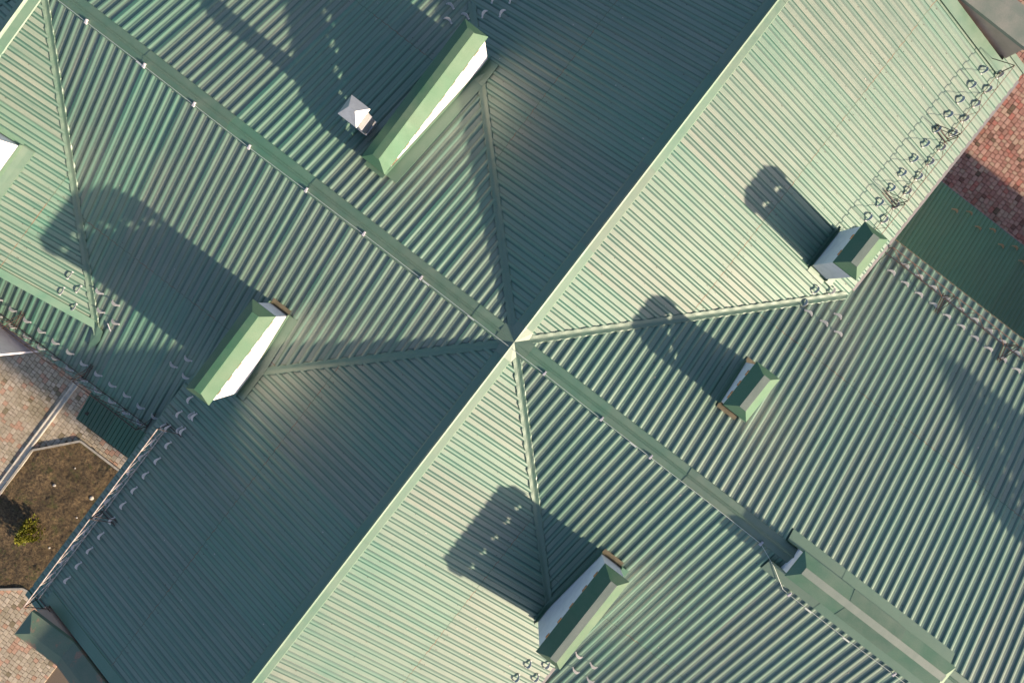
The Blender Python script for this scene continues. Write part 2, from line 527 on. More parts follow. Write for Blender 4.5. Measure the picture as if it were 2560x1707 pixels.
# ---- ridge caps: lapped two-metre lengths with a raised roll
def ridge(axis, s0, s1, o=(0, 0), t=T, z=RZ, wl=0.165, wr=0.165):
    k = 0
    x = s0
    prof = [(-wl - 0.012, 0.024), (-wl, 0.040), (-0.034, 0.036), (-0.024, 0.052), (0.0, 0.066), (0.024, 0.052), (0.034, 0.036), (wr, 0.040), (wr + 0.012, 0.024)]
    while x < s1 - 0.02:
        e = min(x + 2.0, s1)
        mb = MB()
        lift = 0.0 if k % 2 else 0.008
        for part in range(1):
            rows = []
            for xx in (x - 0.06, e):
                row = []
                for u, h in prof:
                    zz = z - t * abs(u) + h + lift
                    p = (o[0] + xx, o[1] + u, zz) if axis == 'a' else (o[0] + u, o[1] + xx, zz)
                    row.append(mb.vert(p, (xx, u)))
                rows.append(row)
            for i in range(len(prof) - 1):
                mb.face((rows[0][i], rows[1][i], rows[1][i + 1], rows[0][i + 1]) if axis == 'a' else (rows[0][i + 1], rows[1][i + 1], rows[1][i], rows[0][i]))
            # undersides of the ends
        cap = mb.build('ridge_cap', M['trim'], house)
        sm = cap.modifiers.new('Solid', 'SOLIDIFY'); sm.thickness = 0.003; sm.offset = -1
        k += 1
        x = e
ridge('a', 0.30, 6.9)
ridge('a', 10.45, 16.0)
ridge('a', -16.9, -0.30)
ridge('b', 0.30, GB, wl=0.18)
ridge('b', -GB, -0.30, wl=0.18)
ridge('b', -5.45, -0.2, (-11.4, 0), DT)
# star-shaped piece over the crossing
mb = MB()
c = mb.vert((0, 0, RZ + 0.086))
ring = []
for (da, db) in ((1, 0), (0, 1), (-1, 0), (0, -1)):
    pa, pb = -db, da
    for off, h in ((-0.19, 0.046), (-0.03, 0.060), (0.0, 0.076), (0.03, 0.060), (0.19, 0.046)):
        ring.append(mb.vert((da * 0.36 + pa * off, db * 0.36 + pb * off, RZ - T * abs(off) + h)))
    va, vb = da - db, db + da
    ring.append(mb.vert((va * 0.21, vb * 0.21, RZ - T * 0.21 + 0.046)))
for i in range(len(ring)):
    mb.face((c, ring[i], ring[(i + 1) % len(ring)]))
mb.build('ridge_crossing_cap', M['trim'], house)

# ---- valley flashings: creased strips dressed down over the ribs, with a wavy edge
def valley(da, db, length, o=(0, 0), ta=T, tb=T, w=0.09, start=0.28, ratio=1.0):
    """runs out from o; plane a: z = RZ - ta*|a|, plane b: z = RZ - tb*|b|"""
    mb = MB()
    L = math.hypot(1, ratio)
    ua, ub = da * ratio / L, db / L
    # outward normals in plan: towards the a-sloping plane and the b-sloping plane
    na = (-ua * 0 + (-da) * (1 / L), 0 * 0 + db * (ratio / L))
    n = int(length / 0.05)
    rows = []
    for k in range(n + 1):
        s = start + (length - start) * k / n
        ca, cb = ua * s, ub * s
        row = []
        for j, f in enumerate((-1.0, -0.82, -0.12, 0.0, 0.12, 0.82, 1.0)):
            off = f * w
            if abs(f) > 0.5:
                off *= 1 + 0.10 * math.sin(k * 1.7 + j)
            pa, pb = ca + na[0] * off, cb + na[1] * off
            za, zb = RZ - ta * abs(pa), RZ - tb * abs(pb)
            zz = max(za, zb)
            run = abs(pb) if za >= zb else abs(pa)
            fr = (run % PITCH) / PITCH
            rib = 0.5 - 0.5 * math.cos(2 * math.pi * (fr - 0.24))
            h = 0.036
            if abs(f) > 0.5: h = 0.030 + 0.008 * rib
            if abs(f) == 1.0: h = 0.004 + 0.026 * rib
            if f == 0.0: h = 0.040
            row.append(mb.vert((o[0] + pa, o[1] + pb, zz + h), (off, s)))
        rows.append(row)
    for k in range(n):
        for j in range(6):
            fct = (rows[k][j], rows[k][j + 1], rows[k + 1][j + 1], rows[k + 1][j])
            p = [Vector(mb.v[i]) for i in fct[:3]]
            mb.face(fct if (p[1] - p[0]).cross(p[2] - p[0]).z > 0 else fct[::-1])
    return mb.build('valley_flashing', M['trim'], house, smooth=False)
for da, db in ((1, 1), (-1, 1), (-1, -1), (1, -1)):
    valley(da, db, EV * 1.4142 - 0.05)
valley(1, -1, 5.62 * math.hypot(1, T / DT), (-11.4, 0), DT, T, 0.08, 0.3, T / DT)
valley(-1, -1, 5.62 * math.hypot(1, T / DT), (-11.4, 0), DT, T, 0.08, 0.3, T / DT)
# folded spout at the foot of the dormer valley
mb = MB()
def uz(b): return RZ - T * abs(b)
L_ = [(-7.56, -5.36), (-7.52, -5.62), (-7.45, -5.95)]; C_ = [(-7.44, -5.40), (-7.40, -5.66), (-7.39, -5.98)]; R_ = [(-7.30, -5.46), (-7.27, -5.70), (-7.33, -5.95)]
iL = [mb.vert((a, b, uz(b) + 0.055)) for a, b in L_]; iC = [mb.vert((a, b, uz(b) + 0.085 - 0.02 * k)) for k, (a, b) in enumerate(C_)]; iR = [mb.vert((a, b, uz(b) + 0.05)) for a, b in R_]
for k in range(2):
    mb.face((iL[k + 1], iC[k + 1], iC[k], iL[k])); mb.face((iC[k + 1], iR[k + 1], iR[k], iC[k]))
o = mb.build('valley_spout', M['trim'], house)
sm = o.modifiers.new('Solid', 'SOLIDIFY'); sm.thickness = 0.006; sm.offset = -1

# ---- gable flashings
def verge(key, x, w, d0, d1, drop=0.16, side=1, mat='trim'):
    sl = SL[key]
    mb = MB()
    for k in range(2):
        a0 = d0 + (d1 - d0) * k / 2 - (0.05 if k else 0); a1 = d0 + (d1 - d0) * (k + 1) / 2
        h = 0.040 + 0.003 * k
        x0, x1 = x - side * w, x
        P = [sl.pt(x0, a0, h), sl.pt(x0, a1, h), sl.pt(x1, a1, h), sl.pt(x1, a0, h)]
        Q = [(q[0], q[1], q[2] - (0.03 if j < 2 else drop)) for j, q in enumerate(P)]
        mb.hexa(Q + P)
    return mb.build('gable_flashing', M[mat], house)
for key in ('SE', 'NW'):
    for sgn in (1, -1):
        verge(key, sgn * GB, 0.26, 0.1, 4.66, 0.2, sgn)
verge('DSE', -5.52, 0.17, 0.1, 3.95, 0.22, -1)
verge('DNW', -5.52, 0.17, 0.1, 3.95, 0.22, -1)

# ---- gable parapets with metal copings
def parapet(sgn, zh, mat, label):
    ah = (RZ - zh + 0.02) / T
    mb = MB()
    b0, b1 = sgn * 11.0, sgn * 11.55
    prof = [(-4.6, zh), (-ah, zh), (0, RZ + 0.02), (ah, zh), (4.6, zh)]
    top0 = [mb.vert((a, b0, z)) for a, z in prof]; top1 = [mb.vert((a, b1, z)) for a, z in prof]
    bot0 = [mb.vert((a, b0, GZ)) for a, z in prof]; bot1 = [mb.vert((a, b1, GZ)) for a, z in prof]
    for k in range(4):
        for f in ((top0[k], top0[k + 1], top1[k + 1], top1[k]), (bot0[k], bot0[k + 1], top0[k + 1], top0[k]), (bot1[k], top1[k], top1[k + 1], bot1[k + 1])):
            mb.face(f)
    mb.face((bot0[0], top0[0], top1[0], bot1[0])); mb.face((bot0[4], bot1[4], top1[4], top0[4]))
    po = mb.build('gable_parapet', M['plaster'], house)
    po['label'] = label
    # coping: low hipped metal cover in four lengths
    pp = [(-4.66, zh), (-ah, zh), (0, RZ + 0.02), (ah, zh), (4.66, zh)]
    for k in range(4):
        mb = MB()
        (a0, z0), (a1, z1) = pp[k], pp[k + 1]
        ins = 0.30
        r0 = a0 + ins if k == 0 else a0
        r1 = a1 - ins if k == 3 else a1
        e = 0.05 + 0.003 * (k % 2)
        c0, c1, m_ = sgn * 10.96, sgn * 11.60, sgn * 11.28
        A = [(a0, c0, z0 + e), (a1, c0, z1 + e), (a1, c1, z1 + e), (a0, c1, z0 + e)]
        B = [(x, y, z - 0.09) for x, y, z in A]
        ridge_z = 0.15 + e
        i = [mb.vert(x, (x[0], x[1])) for x in A]; j = [mb.vert(x, (x[0], x[1])) for x in B]
        q0 = mb.vert((r0, m_, z0 + ridge_z), (r0, m_)); q1 = mb.vert((r1, m_, z1 + ridge_z), (r1, m_))
        mb.face((i[0], i[1], q1, q0)); mb.face((i[2], i[3], q0, q1)); mb.face((i[3], i[0], q0)); mb.face((i[1], i[2], q1))
        for u in range(4):
            mb.face((i[u], j[u], j[(u + 1) % 4], i[(u + 1) % 4]))
        mb.face((j[0], j[3], j[2], j[1]))
        mb.build('coping', M[mat], po)
    return po
parapet(1, 8.92, 'capworn', 'brown plastered gable parapet under a worn grey-green coping')
parapet(-1, 8.66, 'caprust', 'brown plastered gable parapet under a rusty green coping')

# ---- eave trims and gutter
def eave(key, x0, x1, d, mat, name, drop=0.12, w=0.05):
    sl = SL[key]
    mb = MB()
    p = [sl.pt(x, d + dd, 0.0) for x in (x0, x1) for dd in (0.003, w)]
    P = [p[0], p[2], p[3], p[1]]
    P = [(x, y, z - 0.012) for x, y, z in P]
    Q = [(x, y, z - drop) for x, y, z in P]
    mb.hexa(Q + P)
    mb.build(name, M[mat], house)
eave('SE', 5.3, 10.95, EV, 'gutter', 'gutter', 0.14, 0.075)
eave('SE', -10.95, -5.3, EV, 'gutter', 'gutter', 0.14, 0.075)
eave('NW', -10.95, -5.2, EV, 'trim', 'eave_trim', 0.10, 0.025)
eave('NW', 5.2, 10.95, EV, 'trim', 'eave_trim', 0.10, 0.025)
eave('NE', 5.2, 16.0, EU, 'rust', 'eave_trim', 0.10, 0.035)
eave('NE', -16.9, -5.2, EU, 'rust', 'eave_trim', 0.10, 0.035)
eave('SW', 5.2, 16.0, EU, 'trim', 'eave_trim', 0.10, 0.03)
eave('SW', -16.9, -5.2, EU, 'rust', 'eave_trim', 0.10, 0.03)

# ---- chimneys
def chimney(a0, a1, b0, b1, ze, zr, label, along='b', nopen=5, strip='strip', capmat='cap', sections=1, aprons=('hi',), side_w=0.2, zfun=roofz, base_down=1.2, skirt=True):
    o_ = 0.05
    w0, w1, v0, v1 = a0 + o_, a1 - o_, b0 + o_, b1 - o_
    corners = [(a, b) for a in (w0, w1) for b in (v0, v1)]
    zb = min(zfun(a, b) for a, b in corners) - base_down
    zt = ze - 0.265
    mb = MB()
    mb.box((w0, v0, zb), (w1, v1, zt))
    # top course: piers between the smoke openings
    lo, hi = (v0, v1) if along == 'b' else (w0, w1)
    L = hi - lo
    gw = 0.145
    step = L / (nopen + 0.35)
    x = lo
    gaps = [(lo + step * (k + 0.68) - gw / 2 + random.uniform(-0.02, 0.02), gw * random.uniform(0.8, 1.25)) for k in range(nopen)]
    edges = [lo] + [e for g, w_ in gaps for e in (g, g + w_)] + [hi]
    for k in range(0, len(edges), 2):
        e0, e1 = edges[k], edges[k + 1]
        if along == 'b':
            mb.box((w0 + 0.001, e0, zt), (w1 - 0.001, e1, ze - 0.012))
        else:
            mb.box((e0, v0 + 0.001, zt), (e1, v1 - 0.001, ze - 0.012))
    # pier sides and opening floors are bare brick
    ch = mb.build('chimney', [M['white'], M['brick']], house)
    for pol in ch.data.polygons:
        c_ = pol.center; n_ = pol.normal
        s_ = n_.y if along == 'b' else n_.x
        pos = c_.y if along == 'b' else c_.x
        if c_.z > zt + 0.01 and abs(s_) > 0.9 and lo + 0.01 < pos < hi - 0.01:
            pol.material_index = 1
    ch['label'] = label
    bk = MB()
    for g, w_ in gaps:                                  # ragged brick lip under each opening
        for side in (0, 1):
            for q_ in range(2):
                g0 = g + w_ * (0.02 + 0.5 * q_); g1 = g0 + w_ * 0.46
                z1 = zt + random.uniform(0.015, 0.03)
                z0 = zt - random.uniform(0.015, 0.04)
                if along == 'b':
                    x0 = w0 - 0.004 if side == 0 else w1 - 0.05
                    bk.box((x0, g0, z0), (x0 + 0.054, g1, z1))
                else:
                    y0 = v0 - 0.004 if side == 0 else v1 - 0.05
                    bk.box((g0, y0, z0), (g1, y0 + 0.054, z1))
    bk.build('brick_lip', M['brick'], ch)
    # hipped metal cap in lapped sections
    ins = 0.17
    sw = 0.062
    for k in range(sections):
        mb = MB()
        t0, t1 = k / sections, (k + 1) / sections
        e = 0.004 * (k % 2)
        if along == 'b':
            y0, y1 = b0 + (b1 - b0) * t0, b0 + (b1 - b0) * t1
            r0 = y0 + (ins if k == 0 else 0); r1 = y1 - (ins if k == sections - 1 else 0)
            if k: y0 -= 0.02; r0 -= 0.02
            am = (a0 + a1) / 2
            A = [(a0 - e, y0, ze), (a1 + e, y0, ze), (a1 + e, y1, ze), (a0 - e, y1, ze)]
            Q = [(am - sw, r0, zr + e), (am + sw, r0, zr + e), (am + sw, r1, zr + e), (am - sw, r1, zr + e)]
        else:
            x0, x1 = a0 + (a1 - a0) * t0, a0 + (a1 - a0) * t1
            r0 = x0 + (ins if k == 0 else 0); r1 = x1 - (ins if k == sections - 1 else 0)
            if k: x0 -= 0.02; r0 -= 0.02
            bm_ = (b0 + b1) / 2
            A = [(x0, b0 - e, ze), (x1, b0 - e, ze), (x1, b1 + e, ze), (x0, b1 + e, ze)]
            Q = [(r0, bm_ - sw, zr + e), (r1, bm_ - sw, zr + e), (r1, bm_ + sw, zr + e), (r0, bm_ + sw, zr + e)]
        i = [mb.vert((x, y, z + e), (x, y)) for x, y, z in A]
        j = [mb.vert((x, y, z - 0.035), (x, y)) for x, y, z in A]
        q_ = [mb.vert(x, (x[0], x[1])) for x in Q]
        for u in range(4):
            mb.face((i[u], i[(u + 1) % 4], q_[(u + 1) % 4], q_[u]))
            mb.face((j[u], j[(u + 1) % 4], i[(u + 1) % 4], i[u]))
        mb.face(q_); mb.face(j[::-1])
        mb.build('chimney_cap', M[capmat], ch)
    mb = MB()
    h = 0.012
    if along == 'b':
        am = (a0 + a1) / 2
        mb.box((am - sw - 0.012, b0 + ins - 0.02, zr - 0.012), (am + sw + 0.012, b1 - ins + 0.02, zr + h))
    else:
        bm_ = (b0 + b1) / 2
        mb.box((a0 + ins - 0.02, bm_ - sw - 0.012, zr - 0.012), (a1 - ins + 0.02, bm_ + sw + 0.012, zr + h))
    mb.build('cap_ridge_strip', M[strip], ch)
    if not skirt: return ch
    # flashing skirts laid over the ribs
    def skirt_strip(p0, p1, out, w_, mat, name, up=0.13):
        mb = MB()
        n = 12
        prev = None
        for k in range(n + 1):
            f = k / n
            a = p0[0] + (p1[0] - p0[0]) * f; b = p0[1] + (p1[1] - p0[1]) * f
            zi = zfun(a, b) + 0.040; ae, be = a + out[0] * w_, b + out[1] * w_
            zo = zfun(ae, be) + 0.036
            am_, bm2 = a + out[0] * w_ * 0.5, b + out[1] * w_ * 0.5
            zm = max(zfun(am_, bm2) + 0.04, (zi + zo) / 2)
            row = [mb.vert((a + out[0] * 0.012, b + out[1] * 0.012, zi + up), (0, f)), mb.vert((a + out[0] * 0.014, b + out[1] * 0.014, zi), (0.1, f)),
                   mb.vert((am_, bm2, zm), (0.2, f)), mb.vert((ae, be, zo), (0.3, f)), mb.vert((ae, be, zo - 0.03), (0.32, f))]
            if prev:
                for u in range(4):
                    fc = (prev[u], prev[u + 1], row[u + 1], row[u])
                    P = [Vector(mb.v[t]) for t in fc[:3]]
                    nn = (P[1] - P[0]).cross(P[2] - P[0])
                    ok = nn.z + 0.5 * (nn.x * out[0] + nn.y * out[1]) > 0
                    mb.face(fc if ok else fc[::-1])
            prev = row
        mb.build(name, M[mat], ch)
    sp = 0.04
    skirt_strip((w1, v0 - sp), (w1, v1 + sp), (1, 0), side_w, 'trim', 'side_flashing')
    skirt_strip((w0, v0 - sp), (w0, v1 + sp), (-1, 0), side_w * 0.45, 'trim', 'side_flashing')
    skirt_strip((w0, v1), (w1, v1), (0, 1), 0.13, 'rust' if 'hi' in aprons else 'trim', 'apron_flashing', 0.06)
    skirt_strip((w0, v0), (w1, v0), (0, -1), 0.13, 'rust' if 'lo' in aprons else 'trim', 'apron_flashing', 0.06)
    return ch

chimney(3.96, 4.53, 4.99, 5.98, 9.86, 10.06, 'short white chimney at the outer corner of the sunlit cream slope', nopen=2, aprons=())
chimney(4.06, 4.65, -4.57, -2.35, 10.03, 10.28, 'long white chimney standing in the lower valley, dark cap face', nopen=5, sections=2, strip='strip')
chimney(-4.49, -3.94, -4.58, -2.41, 10.16, 10.38, 'long white chimney in the left valley with sunlit pale green cap', nopen=6, sections=2, strip='cap')
chimney(-4.52, -3.96, 1.03, 4.32, 9.95, 10.17, 'longest white chimney in the upper valley with sunlit cap', nopen=8, sections=3, strip='cap', aprons=(), side_w=0.26)
chimney(3.96, 4.52, 1.51, 2.57, 9.98, 10.20, 'short white chimney halfway down the right-hand striped slope', nopen=3, aprons=('hi', 'lo'))
chimney(-10.72, -10.16, -5.1, -2.91, 10.45, 10.68, 'white chimney on the dormer roof cut by the left edge', nopen=6, sections=2, strip='cap', aprons=(),
        zfun=lambda a, b: RZ - 0.54 * abs(a + 11.4), side_w=0.2)
chimney(15.0, 15.56, 3.1, 5.5, 10.2, 10.42, 'white chimney far down the right-hand wing', nopen=6, sections=2, skirt=False)
chimney(6.82, 10.5, -0.37, 0.24, 10.36, 10.50, 'low chimney straddling the ridge under a long worn green cap', along='a', nopen=5, sections=3, capmat='capold',
        aprons=(), skirt=False, base_down=0.6)
# flashing along the ridge chimney
for sgn, bb in ((1, 0.19), (-1, -0.32)):
    for k in range(3):
        mb = MB()
        x0, x1 = 6.6 + k * 1.35 - (0.03 if k else 0), 6.6 + (k + 1) * 1.35
        e = 0.004 * (k % 2)
        rows = []
        for x in (x0, x1):
            rows.append([mb.vert((x, bb, RZ - T * abs(bb) + 0.13 + e)), mb.vert((x, bb + sgn * 0.02, RZ - T * abs(bb) + 0.048 + e)),
                         mb.vert((x, bb + sgn * 0.25, RZ - T * (abs(bb) + 0.25) + 0.040 + e)), mb.vert((x, bb + sgn * 0.25, RZ - T * (abs(bb) + 0.25) + 0.01))])
        for u in range(3):
            f = (rows[0][u], rows[1][u], rows[1][u + 1], rows[0][u + 1])
            mb.face(f if sgn < 0 else f[::-1])
        mb.build('ridge_flashing', M['trim'], house)

# ---- the wing at the far end of the building
for sgn in (1, -1):
    mb = MB()
    mb.hexa([(20, -12.5, 9.15), (20, 14.9, 9.15), (20 + sgn * 4.5, 14.9, 7.35), (20 + sgn * 4.5, -12.5, 7.35),
             (20, -12.5, 9.25), (20, 14.9, 9.25), (20 + sgn * 4.5, 14.9, 7.45), (20 + sgn * 4.5, -12.5, 7.45)])
    mb.build('end_wing_roof', M['trim'], house)
mb = MB(); mb.box((16.2, -12, GZ), (23.8, 14.4, 7.3)); mb.build('end_wing_wall', M['white'], house)

# ================================================================ THINGS ON THE ROOF
ORD = ['first', 'second', 'third', 'fourth', 'fifth', 'sixth', 'seventh', 'eighth', 'ninth', 'tenth', 'eleventh', 'twelfth', 'thirteenth', 'fourteenth', 'fifteenth', 'sixteenth']

# ---- snow guards: bent steel hoops screwed over the ribs
def guard_mesh():
    mb = MB()
    n = 14
    rows = []
    for k in range(n + 1):
        t = math.pi * k / n
        c_, s_ = math.cos(t), math.sin(t)
        xo, zo = 0.090 * c_, 0.100 * s_
        xi, zi = 0.074 * c_, 0.034 * s_
        yo, yi = 0.026 * s_, 0.008 * s_
        rows.append([mb.vert((xo, yo - 0.003, zo)), mb.vert((xo, yo + 0.003, zo)), mb.vert((xi, yi + 0.003, zi)), mb.vert((xi, yi - 0.003, zi))])
    for k in range(n):
        for u in range(4):
            mb.face((rows[k][u], rows[k][(u + 1) % 4], rows[k + 1][(u + 1) % 4], rows[k + 1][u]))
    for sgn in (-1, 1):
        mb.box((sgn * 0.089 - 0.014, -0.004, -0.003), (sgn * 0.089 + 0.014, 0.04, 0.004))
    return mb
GM = guard_mesh().mesh('snow_guard', [M['guard']])
GMT = guard_mesh().mesh('snow_guard_tan', [M['guardtan']])
def frame(sl, x, d, h):
    p = sl.pt(x, d, h)
    X = W(sl.S[0], sl.S[1]); Y = W(*sl.D, -sl.t).normalized()
    Z = X.cross(Y)
    if Z.z < 0: X = -X; Z = X.cross(Y)
    m = Matrix((X, Y, Z)).transposed().to_4x4()
    m.translation = W(*p)
    return m
def guard(sl, x, d, label, group, me=None, h=0.026):
    o = bpy.data.objects.new('snow_guard', me or GM)
    COL.objects.link(o)
    o.matrix_world = frame(sl, x, d, h) @ Matrix.Rotation(random.uniform(-0.06, 0.06), 4, 'Z') @ Matrix.Rotation(random.uniform(-0.07, 0.07), 4, 'X')
    tag(o, label, 'snow guard', group)
    return o
def row(key, x0, step, n, d, text, ref, group):
    for k in range(n):
        guard(SL[key], x0 + step * k, d + random.uniform(-0.012, 0.012), 'snow guard hoop, %s from %s, %s' % (ORD[k], ref, text), group)
row('SE', 10.47, -0.386, 12, 4.345, 'upper row above red paving', 'the gable corner', 'snow guards at the sunlit eave')
row('SE', 10.68, -0.386, 12, 4.69, 'lower row above red paving', 'the gable corner', 'snow guards at the sunlit eave')
row('NE', 5.72, 0.394, 13, 6.18, 'upper row, right striped eave', 'the corner chimney', 'snow guards at the right striped eave')
row('NE', 5.92, 0.394, 12, 6.52, 'lower row, right striped eave', 'the corner chimney', 'snow guards at the right striped eave')
row('NW', -10.22, 0.418, 12, 4.53, 'upper row, dark lower-left eave', 'the rusty parapet', 'snow guards at the dark lower-left eave')
row('NW', -10.43, 0.418, 11, 4.88, 'lower row, dark lower-left eave', 'the rusty parapet', 'snow guards at the dark lower-left eave')
row('SW', -5.37, -0.4, 13, 6.39, 'upper row, left striped eave', 'the inner eave corner', 'snow guards at the left striped eave')
row('SW', -5.60, -0.403, 13, 6.755, 'lower row, left striped eave', 'the inner eave corner', 'snow guards at the left striped eave')
def cluster(key, pts, text, group, me=None):
    for k, (x, d) in enumerate(pts):
        guard(SL[key], x, d, 'snow guard hoop, %s down in the cluster %s' % (ORD[k], text), group, me)
cluster('SE', [(4.37, 4.40), (4.74, 4.43), (4.96, 4.75)], 'on cream slope below corner chimney', 'snow guards beside the right valley')
cluster('NE', [(4.61, 4.22), (5.01, 4.25), (5.39, 4.26), (5.19, 4.57)], 'on striped slope below corner chimney', 'snow guards beside the right valley')
cluster('NW', [(-5.60, 4.45), (-6.01, 4.46), (-5.40, 4.78), (-5.80, 4.78), (-6.21, 4.79)], 'on dark slope below left valley chimney', 'snow guards beside the left valley')
cluster('SW', [(-5.36, 4.66), (-5.57, 5.01), (-5.21, 5.05)], 'on striped slope beside left valley chimney', 'snow guards beside the left valley')
cluster('SW', [(-7.76, 4.67), (-7.33, 4.66), (-7.55, 5.03), (-7.15, 5.04)], 'beside the foot of the dormer valley', 'snow guards beside the dormer valley')
cluster('DSE', [(-5.14, 3.03), (-4.75, 2.98), (-4.92, 3.24), (-5.32, 3.36)], 'on the pale green dormer slope', 'snow guards on the dormer')
cluster('SE', [(-5.49, 4.58), (-5.89, 4.56), (-5.30, 4.95), (-5.68, 4.94)], 'on cream slope at bottom edge', 'snow guards beside the lower valley')
cluster('SW', [(5.74, 4.61), (5.35, 4.63), (5.93, 4.95), (5.55, 4.98)], 'on striped slope at bottom edge', 'snow guards beside the lower valley')
cluster('NE', [(-5.22, 4.43), (-5.40, 4.73), (-5.02, 4.76)], 'on striped slope above the longest chimney', 'snow guards beside the upper valley')
cluster('NW', [(5.27, 4.37), (5.62, 4.38), (5.06, 4.69), (5.43, 4.71)], 'on dark slope above the longest chimney', 'snow guards beside the upper valley')

# ---- lattice snow rails
def rail(key, x0, x1, d, label, mat, hgt=0.5, f=1.0):
    sl = SL[key]
    root = empty('snow_rail')
    base = sl.pt((x0 + x1) / 2, d, 0.03)
    root.location = W(*base)
    tag(root, label, 'snow rail', 'lattice snow rails along the eaves')
    def L(p): return (p[0] - base[0], p[1] - base[1], p[2] - base[2])
    bot = lambda x: L(sl.pt(x, d, 0.045))
    def top(x):
        p = sl.pt(x, d, 0.045); return L((p[0] + sl.D[0] * 0.02, p[1] + sl.D[1] * 0.02, p[2] + hgt))
    n = max(2, round((x1 - x0) / 0.58))
    xs = [x0 + (x1 - x0) * k / n for k in range(n + 1)]
    mb = MB(); mb.tube(bot(x0), bot(x1), 0.0075 * f); mb.build('bottom_chord', M[mat], root)
    mb = MB(); mb.tube(top(x0), top(x1), 0.0085 * f); mb.build('top_chord', M[mat], root)
    for k in range(n + 1):
        if 0 < k < n:
            mb = MB(); mb.tube(bot(xs[k]), top(xs[k] - 0.01), 0.006 * f); mb.build('lattice_rod', M[mat], root)
        if k < n:
            mb = MB(); mb.tube(bot(xs[k + 1]), top(xs[k]), 0.006 * f); mb.build('lattice_rod', M[mat], root)
    for x in (x0, x1):
        mb = MB()
        t_ = top(x); b_ = bot(x)
        up = L(sl.pt(x + 0.05, d - 0.34, 0.035)); dn_ = L(sl.pt(x, d + 0.02, 0.035))
        mb.bar(dn_, t_, 0.02, 0.008, (sl.S[0], sl.S[1], 0))
        mb.bar(up, t_, 0.018, 0.008, (sl.S[0], sl.S[1], 0))
        mb.bar(L(sl.pt(x + 0.03, d - 0.40, 0.036)), L(sl.pt(x, d + 0.10, 0.036)), 0.02, 0.008)
        mb.build('bracket', M['roddark'], root)
for (x0, x1), t in zip(((5.95, 7.15), (7.22, 8.88), (8.95, 10.7)), ('nearest the corner chimney', 'in the middle of the eave', 'nearest the worn parapet')):
    rail('SE', x0, x1, 4.66, 'rusty lattice snow rail above red paving, %s' % t, 'rod', 0.5, 0.88)
for (x0, x1), t in zip(((5.28, 6.98), (7.04, 8.74), (8.80, 10.5)), ('beside the corner chimney', 'second from the corner chimney', 'cut by the right edge')):
    rail('NE', x0, x1, 6.50, 'lattice snow rail on the right striped eave, %s' % t, 'rod', 0.5, 1.2)
for (x0, x1), t in zip(((-11.02, -8.6), (-8.52, -6.15)), ('beside the rusty parapet', 'nearest the inner eave corner')):
    rail('NW', x0, x1, 4.82, 'pale lattice snow rail on the dark lower-left eave, %s' % t, 'rodpale', 0.5, 1.35)
for (x0, x1), t in zip(((-10.95, -9.2), (-9.14, -7.25), (-7.19, -5.42)), ('cut by the left edge', 'in the middle of the eave', 'nearest the inner eave corner')):
    rail('SW', x0, x1, 6.72, 'dark lattice snow rail on the left striped eave, %s' % t, 'roddark', 0.5, 1.2)

# ---- lightning conductor along the long ridge
root = empty('lightning_conductor')
root.location = W(0, 0, RZ)
tag(root, 'thin pale metal cable clipped along the long ridge with white clamps', 'cable')
def capz(b): return -T * abs(b) + 0.075
pts = [(-11.0, -0.145), (-10.24, -0.15), (-8.86, -0.142), (-7.66, -0.148), (-6.33, -0.15), (-4.96, -0.135), (-3.57, -0.125), (-2.18, -0.125), (-0.3, -0.13), (0.84, -0.13),
       (2.26, -0.155), (3.47, -0.16), (5.0, -0.165), (6.22, -0.185), (6.72, -0.38), (7.2, -0.64), (7.37, -0.65), (8.84, -0.66), (10.0, -0.64), (11.6, -0.66)]
mb = MB()
for p, q_ in zip(pts, pts[1:]):
    mb.tube((p[0], p[1], capz(p[1]) + (0.05 if abs(p[0]) < 0.5 else 0.0)), (q_[0], q_[1], capz(q_[1]) + (0.05 if abs(q_[0]) < 0.5 else 0.0)), 0.006)
mb.build('cable', M['cable'], root)
for k, (a, b) in enumerate([pts[i] for i in (1, 2, 3, 4, 5, 6, 7, 9, 10, 11, 13, 16, 18)]):
    mb = MB()
    z = capz(b)
    mb.box((a - 0.022, b - 0.04, z - 0.03), (a + 0.022, b + 0.012, z + 0.013))
    mb.box((a - 0.016, b - 0.01, z - 0.01), (a + 0.016, b + 0.058, z + 0.024))
    mb.box((a - 0.012, b + 0.02, z + 0.02), (a + 0.012, b + 0.05, z + 0.045))
    mb.build('clamp', M['clamp'], root)
for a, b in ((-8.95, -0.145), (-2.05, -0.125), (3.05, -0.16), (7.86, -0.655), (8.82, -0.66), (-0.95, -0.128)):
    mb = MB(); z = capz(b)
    mb.bar((a - 0.08, b - 0.012, z), (a + 0.08, b - 0.012, z), 0.03, 0.018)
    mb.build('cable_joint', M['cable'], root)

# ---- galvanised vent
vz = RZ - T * 1.59
root = empty('roof_vent')
root.location = W(-4.95, 1.59, vz)
tag(root, 'square galvanised roof vent with hipped cover beside the longest chimney', 'vent')
mb = MB(); mb.box((-0.15, -0.16, -0.2), (0.15, 0.16, 1.08)); mb.build('duct', M['galv'], root)
mb = MB()
for z in (0.18, 0.62, 1.0):
    mb.box((-0.162, -0.172, z), (0.162, 0.172, z + 0.025))
mb.build('duct_flange', M['galv'], root)
mb = MB()
for sa in (-1, 1):
    for sb in (-1, 1):
        mb.bar((sa * 0.15, sb * 0.16, 1.05), (sa * 0.16, sb * 0.17, 1.25), 0.02, 0.006, (1, 0, 0))
mb.build('cover_leg', M['galv'], root)
mb = MB()
A = [(-0.215, -0.215, 1.22), (0.215, -0.215, 1.22), (0.215, 0.215, 1.22), (-0.215, 0.215, 1.22)]
i = [mb.vert(p) for p in A]; j = [mb.vert((p[0], p[1], 1.19)) for p in A]
